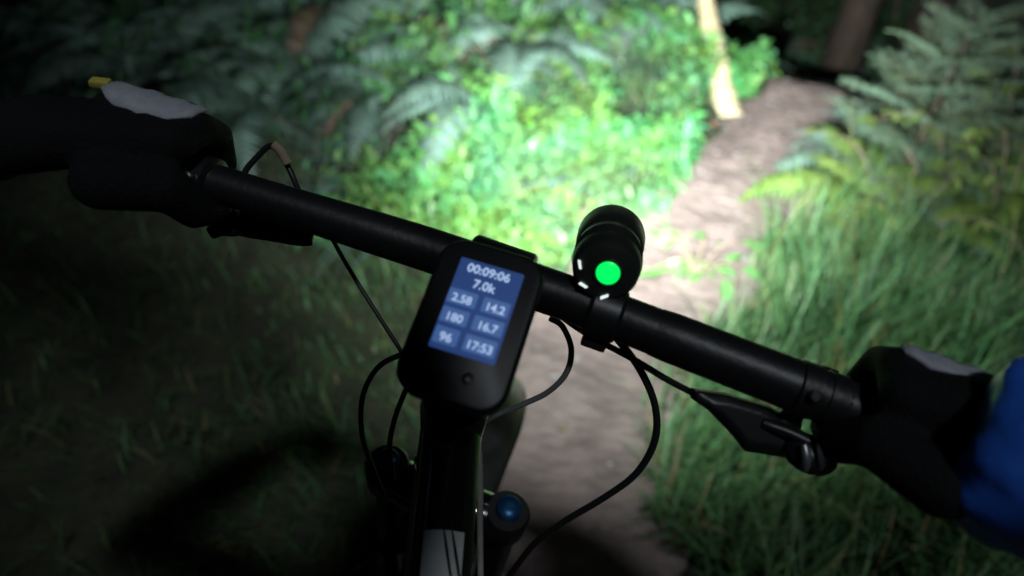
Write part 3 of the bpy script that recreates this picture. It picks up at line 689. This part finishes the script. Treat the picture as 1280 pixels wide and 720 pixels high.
# brake levers: body, clamp, blade (blade silhouette follows the photograph, hung just below and ahead of the bar)
def lever(side):
    if side > 0:
        K = [(862, 490, .476, .0052), (886, 499, .474, .0085), (912, 515, .472, .0150), (945, 533, .470, .0175), (975, 547, .468, .0165), (998, 558, .466, .0140)]
        bl = [(952, 528, .464), (985, 540, .460), (1010, 552, .457), (1030, 560, .455)]
        cl = barp(.238)
        tgt = P(984, 532, .474)
    else:
        K = [(392, 300, .556, .0052), (372, 297, .556, .0075), (345, 288, .556, .0105), (318, 282, .558, .012), (292, 278, .560, .011), (275, 278, .562, .009)]
        bl = [(315, 284, .552), (292, 288, .550), (275, 287, .548), (262, 292, .546)]
        cl = barp(-.245); tgt = P(296, 276, .56)
    if side > 0:
        poly = [(862, 484), (905, 490), (962, 507), (988, 524), (998, 546), (1014, 560), (1006, 580), (980, 572), (930, 564), (914, 543), (884, 512), (862, 497)]
        mb = MB(); n = len(poly); 
        for sc_, d_ in ((.62, .461), (.90, .465), (1, .473), (.97, .494)): mb.v += [P(942+(u-942)*sc_, 534+(v-534)*sc_, d_) for u, v in poly]
        mb.f = [tuple(range(n)), tuple(range(4*n-1, 3*n-1, -1))]+[(j*n+i, j*n+(i+1) % n, j*n+n+(i+1) % n, j*n+n+i) for j in range(3) for i in range(n)]; mb.m = [0]*len(mb.f)
    else:
        mb = MB(); mb.tube(spline([P(u, v, d) for u, v, d, r in K], 4), list(np.interp(np.linspace(0, len(K)-1, (len(K)-1)*4+1), range(len(K)), [k[3] for k in K])), 16)
    c = st(cl); q = (tgt-c)
    mb.tube([c+q*.35, c+q*.7, tgt], [.009, .008, .010], 12)
    lv = part('brake_lever', mb, 'plastic', None, remesh=.0016, smooth_it=3 if side > 0 else 5)
    axd = STR @ Vector((1, 0, 0)); part('clamp', MB().lathe(c-axd*.009, axd, [(0, .0175), (.002, .020), (.016, .020), (.018, .0175)], 26), 'black', None, lv)
    mb = MB(); part('clamp_bolt', MB().lathe(c+(STR @ Vector((0, -.0165, .0125))), STR @ Vector((0, -.8, .6)), [(0, .0042), (.004, .0042), (.005, .003)], 12), 'steel', None, lv)
    pts = spline([P(*k) for k in bl], 4)
    part('lever_blade', MB().tube(pts, [.0062, .0068, .0072, .0074, .0076, .0078, .008, .008, .0082, .0084, .0084, .008, .0066], 14, flat=.7), 'plastic', None, lv)
    if side > 0:
        for u, v, d in ((1005, 571, .444), (1025, 568, .442)):
            a = P(u, v-15, d); b = P(u+1, v+17, d+.003)
            part('lever_band', MB().tube([a, a.lerp(b, .25)-CF*.002, a.lerp(b, .5)-CF*.003, a.lerp(b, .75)-CF*.002, b], [.0025, .0032, .0034, .0032, .002], 10), 'alu', None, lv)
        for u, v in ((984, 517), (966, 545)): part('bolt', MB().lathe(P(u, v, .470), -CF+CU*.5, [(0, .0032), (.006, .0032), (.0075, .0022)], 10), 'steel', None, lv)
        e = P(1013, 569, .457); part('reservoir_end', MB().ball(e, (.019, .014, .013), 18, rot=STR), 'plastic', None, lv)
    return lv
lever(1); lever(-1)

# hoses and cables
def hose(name, pts, r, m='cable', n=6):
    return part(name, MB().tube(spline([P(*q) for q in pts], n), r, 10), m, None)
hose('brake_hose', [(868, 492, .476), (835, 475, .490), (790, 448, .505), (750, 427, .515), (722, 410, .530), (705, 398, .54)], .0026)
hose('brake_hose', [(740, 392, .515), (770, 422, .51), (800, 462, .51), (819, 508, .52), (818, 552, .535), (795, 592, .555), (755, 622, .575), (700, 655, .60), (664, 684, .62), (630, 730, .64)], .0031)
hose('gear_cable', [(688, 398, .525), (703, 408, .53), (714, 436, .535), (708, 466, .545), (685, 490, .555), (652, 506, .565), (615, 522, .575), (585, 545, .58)], .0026, 'cablegrey')
hose('gear_cable', [(585, 500, .52), (590, 524, .52), (597, 548, .52), (600, 600, .525), (600, 660, .53), (601, 740, .535)], .0027, 'cablepale')
hose('brake_hose', [(400, 270, .555), (416, 300, .565), (440, 342, .565), (470, 390, .56), (497, 432, .555), (520, 470, .56)], .0020)
hose('brake_hose', [(530, 440, .54), (497, 445, .54), (470, 462, .545), (453, 498, .555), (453, 545, .57), (466, 585, .585), (480, 620, .60)], .0024)
hose('gear_cable', [(515, 470, .53), (504, 495, .54), (493, 525, .555), (487, 560, .57), (492, 600, .59)], .0024)
hose('brake_hose', [(300, 232, .555), (308, 212, .552), (322, 196, .549), (336, 183, .546), (348, 186, .544), (358, 204, .547), (370, 230, .545), (380, 258, .53)], .0026)
hose('hose_clip', [(343, 181, .541), (352, 190, .541), (360, 205, .543)], .0042, 'twig', 3)

# ------------------------------------------------------------------ bike computer (clipped over the stem)
tl = P(577, 297, .442); tr = P(681, 327, .436); blc = P(491, 462, .404)
X = (tr-tl).normalized(); Yd = (blc-tl); Yd = (Yd-X*Yd.dot(X)*.55); 
Yd = (Yd-X*Yd.dot(X)).normalized(); N = X.cross(-Yd).normalized()
if N.dot(CAM-tl) < 0: N = -N
cc = P(590, 401, .421); DR = Matrix((X, -Yd, N)).transposed()
DW, DH, DT = .0755, .1150, .017
def dv(x, y, z=0): return cc+DR @ Vector((x, y, z))
comp = root('bike_computer', dv(0, 0, -DT), 'black bike computer with lit blue data screen clipped over the stem', 'bike computer')
def rrect(w_, h_, r, n=6):
    out = []
    for cx, cy, a0 in ((w_/2-r, h_/2-r, 0), (-w_/2+r, h_/2-r, 90), (-w_/2+r, -h_/2+r, 180), (w_/2-r, -h_/2+r, 270)):
        for k in range(n+1): a = R(a0+90*k/n); out.append((cx+r*math.cos(a), cy+r*math.sin(a)))
    return out
def slab(w_, h_, r, levels):
    mb = MB(); rings = []; 
    for z, ins in levels:
        ring = rrect(w_-2*ins, h_-2*ins, max(.0008, r-ins)); rings.append(len(ring)); mb.v += [dv(x, y, z) for x, y in ring]
    n = rings[0]
    for i in range(len(levels)-1):
        mb.f += [(i*n+k, i*n+(k+1) % n, (i+1)*n+(k+1) % n, (i+1)*n+k) for k in range(n)]
    mb.f += [tuple(range(n-1, -1, -1)), tuple((len(levels)-1)*n+k for k in range(n))]; mb.m = [0]*len(mb.f); return mb
slab(DW, DH, .019, [(-DT, .004), (-DT+.004, .0005), (-.005, 0), (-.002, .0006), (-.0006, .0018), (0, .0035)]).build('case', M['plastic'], comp)
SX, SY, SW, SH = .001, .0085, .0450, .0670
def plate(name, x, y, w_, h_, z, m, parent=comp, r=.001):
    mb = MB(); ring = rrect(w_, h_, r, 3); mb.v = [dv(a+x, b+y, z) for a, b in ring]; mb.f = [tuple(range(len(ring)))]; mb.m = [0]
    return mb.build(name, M[m], parent)
screen = plate('screen', SX, SY, SW, SH, .0006, 'scr', comp, .0012)
def text(s, x, y, size, z, m, parent):
    cu = bpy.data.curves.new('digits', 'FONT'); cu.body = s; cu.size = size; cu.align_x = 'CENTER'; cu.align_y = 'CENTER'; cu.offset = size*.022
    t = bpy.data.objects.new('tmp', cu); col.objects.link(t); dg = bpy.context.evaluated_depsgraph_get(); me = bpy.data.meshes.new_from_object(t.evaluated_get(dg)); bpy.data.objects.remove(t)
    for q in me.vertices: q.co = dv(x+q.co.x, y+q.co.y, z)-wloc(parent)
    return ob('digits', me, M[m], parent)
rowsd = [(.0270, .0095, [(0, .040, '00:09:06', .0088)]), (.0165, .0095, [(0, .026, '7.0k', .0090)]),
         (.0035, .0125, [(-.0112, .0200, '2.58', .0080), (.0120, .0185, '14.2', .0080)]),
         (-.0105, .0125, [(-.0118, .0185, '180', .0080), (.0112, .0205, '16.7', .0080)]),
         (-.0250, .0135, [(-.0125, .0165, '96', .0085), (.0105, .0215, '17:53', .0082)])]
for y, hh, cells in rowsd:
    for x, w_, s, size in cells:
        if hh > .01: plate('cell', x, SY+y+.0012, w_, hh*.86, .0009, 'cell', screen, .001)
        text(s, x, SY+y, size, .0013, 'digit', screen)
for (x, y, a) in ((-.017, -.038, '-'), (.010, -.038, 'o')):
    mb = MB(); mb.lathe(dv(x, y, -.0004), N, [(0, .004), (.0006, .004), (.0009, .0035)], 16); b_ = mb.build('button', M['plastic'], comp)
    text(a, x, y, .0052, .0010, 'mark', b_)
mb = MB(); mb.tube([dv(0, -.012, -DT+.001), dv(.004, .02, -DT-.008), st((.0, .0, .018)), ], [.012, .010, .009], 14); mb.build('mount_arm', M['plastic'], comp)
mb = MB(); mb.lathe(dv(0, -.02, -DT-.006), N, [(0, .017), (.007, .017)], 22); mb.build('mount_puck', M['plastic'], comp)

# ------------------------------------------------------------------ handlebar lamp
lb = st(barp(.088)); lr = P(757, 338, .462)
aim = G(800, 80); ld = (aim-lr).normalized(); lx = ld.cross(Vector((0, 0, 1))).normalized(); lu = lx.cross(ld)
lamp = root('bicycle_lamp', lb, 'black bicycle lamp with glowing green button clamped on the handlebar', 'bicycle lamp')
LL = .082
prof = [(-.004, .015), (-.002, .0215), (.003, .0245), (.012, .0255), (.040, .0255), (.044, .0245), (.047, .0262), (.060, .0275), (.076, .0282), (LL, .0278)]
body = MB().lathe(lr, ld, prof, 36).build('lamp_body', M['lampblk'], lamp)
for t in (.018, .024, .030): MB().torus(lr+ld*t, ld, .0255, .0009, 40, 6).build('cooling_rib', M['lampblk'], body)
MB().lathe(lr+ld*(LL-.001), ld, [(0, .0262), (.0025, .0255)], 32).build('lens', M['lens'], lamp)
bt = lr-ld*.0042+lx*.002; MB().lathe(bt+ld*.001, -ld, [(0, .0088), (.0022, .0086), (.0034, .0070), (.0038, .003)], 28).build('button', M['green'], body)
MB().torus(bt, ld, .0098, .0014, 32, 8).build('button_ring', M['lampblk'], body)
for a in (100, 150, 205):  # small glowing bars that paint white glints on the lamp's rear end
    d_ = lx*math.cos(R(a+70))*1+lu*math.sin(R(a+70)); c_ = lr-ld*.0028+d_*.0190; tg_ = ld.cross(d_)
    MB().box(c_-ld*.001, (.0062, .0018, .002), Matrix((d_*.4+tg_*.9, d_, ld)).transposed()).build('painted_glint', mat('painted_glint', (.75, .78, .78), .3, emit=(.8, .9, .9), es=1.0) if a == 100 else bpy.data.materials['painted_glint'], body)
bx = STR @ Vector((1, 0, 0))
MB().lathe(lb-bx*.013, bx, [(0, .0195), (.003, .0222), (.023, .0222), (.026, .0195)], 28).build('clamp', M['plastic'], lamp)
mid = lr+ld*.022-lu*.02; MB().tube([lb, lb.lerp(mid, .5), mid], [.014, .012, .015], 14).build('bracket', M['plastic'], lamp)
MB().box(lb+STR @ Vector((0, -.006, -.021)), (.020, .022, .010), STR).build('strap', M['rubber'], lamp, bevel=.003)
def spot(name, watts, size, blend, tgt, colr):
    d = bpy.data.lights.new(name, 'SPOT'); o = bpy.data.objects.new(name, d); col.objects.link(o); d.energy = watts; d.spot_size = R(size); d.spot_blend = blend; d.shadow_soft_size = .018; d.color = colr
    p = lr+ld*(LL+.006); o.location = p; o.rotation_euler = (tgt-p).to_track_quat('-Z', 'Y').to_euler(); o.parent = lamp; o.location = p-wloc(lamp)
spot('spot_emitter', LAMP_SPOT, 67, 1.0, aim, (.93, 1.0, .97)); spot('flood_emitter', LAMP_FLOOD, 114, 1.0, aim, (.90, 1.0, .97))

# ------------------------------------------------------------------ rider
person = root('person', Vector((fr(S0+Vector((0, -.38, -.70))).x, fr(S0+Vector((0, -.38, -.70))).y, h(0, -.1))), 'rider in blue jacket and black gloves gripping the handlebar', 'person')
HO = {1: 0, -1: -.028}
def hand_pts(s):
    barp = lambda x: barp0(x-s*0+(-1 if x < 0 else 1)*HO[s])
    """finger, palm and thumb chains in bar coordinates for the hand on side s"""
    ch = []
    for i, (L, r) in enumerate(((1.0, .0098), (1.06, .0102), (1.0, .0098), (.85, .0088))):
        x = s*(.285+.0215*i); b = barp(x)
        ch.append(([b+Vector((0, -.012, .036-.002*i)), b+Vector((0, .016*L, .036)), b+Vector((0, .034*L, .020)), b+Vector((0, .035*L, -.006)), b+Vector((0, .018*L, -.027)), b+Vector((-.0*s, -.004, -.030))], [r*1.15, r*1.08, r*1.02, r, r*.95, r*.8]))
    wr_ = barp(s*.352)+Vector((s*.050, -.068, .022))
    if s > 0: wr_ = S0 + QS.inverted() @ (RL.transposed() @ (P(1262, 536, .402)-BC) + (S0+QS @ (-S0)) - S0)
    k = [barp(s*x)+Vector((0, -.012, .034)) for x in (.287, .318, .347)]
    palm = [([q, q.lerp(wr_, .45)+Vector((0, 0, .006)), wr_+(q-wr_)*.12], [.0125, .0165, .018]) for q in k]
    b = barp(s*.272)
    th = ([barp(s*.31)+Vector((0, -.058, .018)), b+Vector((s*.004, -.036, .012)), b+Vector((-s*.004, -.022, -.012)), b+Vector((-s*.002, .004, -.026)), b+Vector((0, .018, -.022))], [.016, .0145, .0125, .0115, .009])
    return ch, palm, th, wr_
body = MB(); jk = MB(); tz = MB()
sh = {1: Vector((.21, -.04, 1.41)), -1: Vector((-.20, -.06, 1.43))}
wrist = {s: st(hand_pts(s)[3]) for s in (1, -1)}
elbow = {1: Vector((.48, .065, 1.09)), -1: Vector((-.60, .15, 1.24))}
chest = Vector((0, -.20, 1.36)); hip = Vector((-.03, -.60, 1.02))
body.tube([hip, hip.lerp(chest, .5)+Vector((0, -.03, .03)), chest, chest+Vector((0, .05, .12)), chest+Vector((0, .085, .19)), chest+Vector((0, .10, .26))], [.13, .12, .14, .10, .062, .060], 20)
hd = chest+Vector((0, .12, .345)); body.ball(hd, (.075, .10, .12), 20); body.ball(hd+Vector((0, .095, -.01)), (.014, .022, .02), 10); body.ball(hd+Vector((0, .06, -.08)), (.05, .05, .04), 12)
for s in (-1, 1):
    body.ball(hd+Vector((s*.077, -.005, -.01)), (.012, .025, .033), 10)
    body.tube([chest+Vector((s*.07, .05, .05)), sh[s], sh[s].lerp(elbow[s], .5), elbow[s], elbow[s].lerp(wrist[s], .35), wrist[s]], [.07, .060, .046, .040, .038, .024], 16)
    ch, palm, th, w0 = hand_pts(s)
    for pts, rr in ch+palm+[th]: body.tube([st(q) for q in pts], rr, 12)
    for pts, rr in ch: body.ball(st(pts[-1]), rr[-1], 10)
    hipS = hip+Vector((s*.10, 0, -.02)); foot = fr(S0+Vector((.12*s, -.38+(.16 if s > 0 else -.16), -.66))); knee = hipS.lerp(foot, .5)+Vector((s*.12, .20, .10))
    for B, k in ((body, 0), (tz, .012)):
        B.tube([hipS, hipS.lerp(knee, .5), knee, knee.lerp(foot, .3), knee.lerp(foot, .94)], [.088+k, .075+k, .058+k, .056+k, .040+k], 16)
    tz.ball(hipS, .115, 16)
    mb = MB(); mb.tube([foot+Vector((0, -.10, .03)), foot+Vector((0, -.03, .045)), foot+Vector((0, .08, .028)), foot+Vector((0, .15, .022))], [.034, .042, .040, .028], 14); mb.build('shoe', M['rubber'], person, remesh=.006, smooth_it=3)
    body.tube([knee.lerp(foot, .8), foot+Vector((0, -.03, .05)), foot+Vector((0, .08, .03))], [.038, .034, .026], 12)
body_o = body.build('body', M['skin'], person, remesh=.0055, smooth_it=4)
tz.tube([hip+Vector((0, -.02, -.02)), hip.lerp(chest, .35)], [.15, .145], 18); tz.build('trousers', M['trouser'], person, remesh=.012, smooth_it=4)
# jacket
jk.tube([hip.lerp(chest, .12), hip.lerp(chest, .5)+Vector((0, -.03, .03)), chest+Vector((0, -.03, 0)), chest+Vector((0, .01, .10)), chest+Vector((0, .05, .15))], [.165, .155, .155, .12, .075], 22)
for s in (-1, 1):
    dW = (wrist[s]-elbow[s]).normalized(); cuff = wrist[s]-dW*.012 if s < 0 else P(1228, 540, .402)
    jk.tube([chest+Vector((s*.07, .03, .05)), sh[s], sh[s].lerp(elbow[s], .5), elbow[s], elbow[s].lerp(cuff, .3), elbow[s].lerp(cuff, .7), elbow[s].lerp(cuff, .93), cuff], [.085, .074, .060, .060, .062, .062, .060, .056 if s > 0 else .046], 18)
def wr_disp(c):
    c = c+wloc(person)
    f = noise.noise(Vector((c.x*26+3*noise.noise(c*9), c.y*20, c.z*30)))
    return .006*noise.noise(c*16)+.009*(.45-abs(f))
jk.build('jacket', M['jacket'], person, remesh=.0075, smooth_it=2, disp=wr_disp)
# gloves: fingerless, fatter than the hand, with a pale knuckle pad
for s in (-1, 1):
    ch, palm, th, w0 = hand_pts(s); gm = MB(); e = .0042
    for i, (pts, rr) in enumerate(ch):
        gm.tube([st(q) for q in pts[:4]]+[st(pts[3].lerp(pts[4], .8))], [r+e for r in rr[:4]]+[rr[4]+e], 14); gm.ball(st(pts[0]), rr[0]+e+.0015, 12)
    for pts, rr in palm: gm.tube([st(q) for q in pts], [r+e+.001 for r in rr], 14)
    gm.tube([st(q) for q in th[0][:4]], [r+e for r in th[1][:4]], 14); gm.ball(st(th[0][0]), th[1][0]+e, 14)
    for pts, rr in palm: gm.ball(st(pts[-1]), rr[-1]+e+.001, 14)
    dW = (elbow[s]-wrist[s]).normalized(); gm.tube([wrist[s]-dW*.02, wrist[s], wrist[s]+dW*.028], [.027, .028, .030], 18)
    gl = gm.build('glove', M['glove'], person, remesh=.0036, smooth_it=5)
    # knuckle pad laid over the first finger joints
    pm = MB(); a, b = (s*(.280+HO[s]), s*(.352+HO[s])); nn = 10; k_ = 5; vs_ = []
    fwd = (.006, .028) if s > 0 else (-.006, .036)
    for i in range(nn):
        x = a+(b-a)*i/(nn-1); taper = 1-.55*abs(i/(nn-1)*2-1)**3
        for j in range(k_):
            y = fwd[0]+(fwd[1]-fwd[0])*(.5+(j/(k_-1)-.5)*taper)
            z = .0505-.0022*((y-.010)/.012)**2*1.0+.0012*math.cos((abs(x)-HO[s]-.285)/.0215*2*math.pi)
            vs_.append(st(barp(x)+Vector((0, y, z))))
    pm.add(vs_, [(i*k_+j, i*k_+j+1, (i+1)*k_+j+1, (i+1)*k_+j) for i in range(nn-1) for j in range(k_-1)])
    po = pm.build('knuckle_pad', M['patch'], person); md = po.modifiers.new('thick', 'SOLIDIFY'); md.thickness = .004; md.offset = 0
    if s < 0:
        c = st(barp(-.332)+Vector((0, .014, .0505))); MB().box(c, (.014, .010, .005), STR @ Matrix.Rotation(.4, 3, 'Z')).build('finger_tab', M['yellow'], person, bevel=.0024)
mb = MB(); mb.ball(hd+Vector((0, -.015, .040)), (.108, .145, .105), 24); mb.build('helmet', M['helmet'], person)
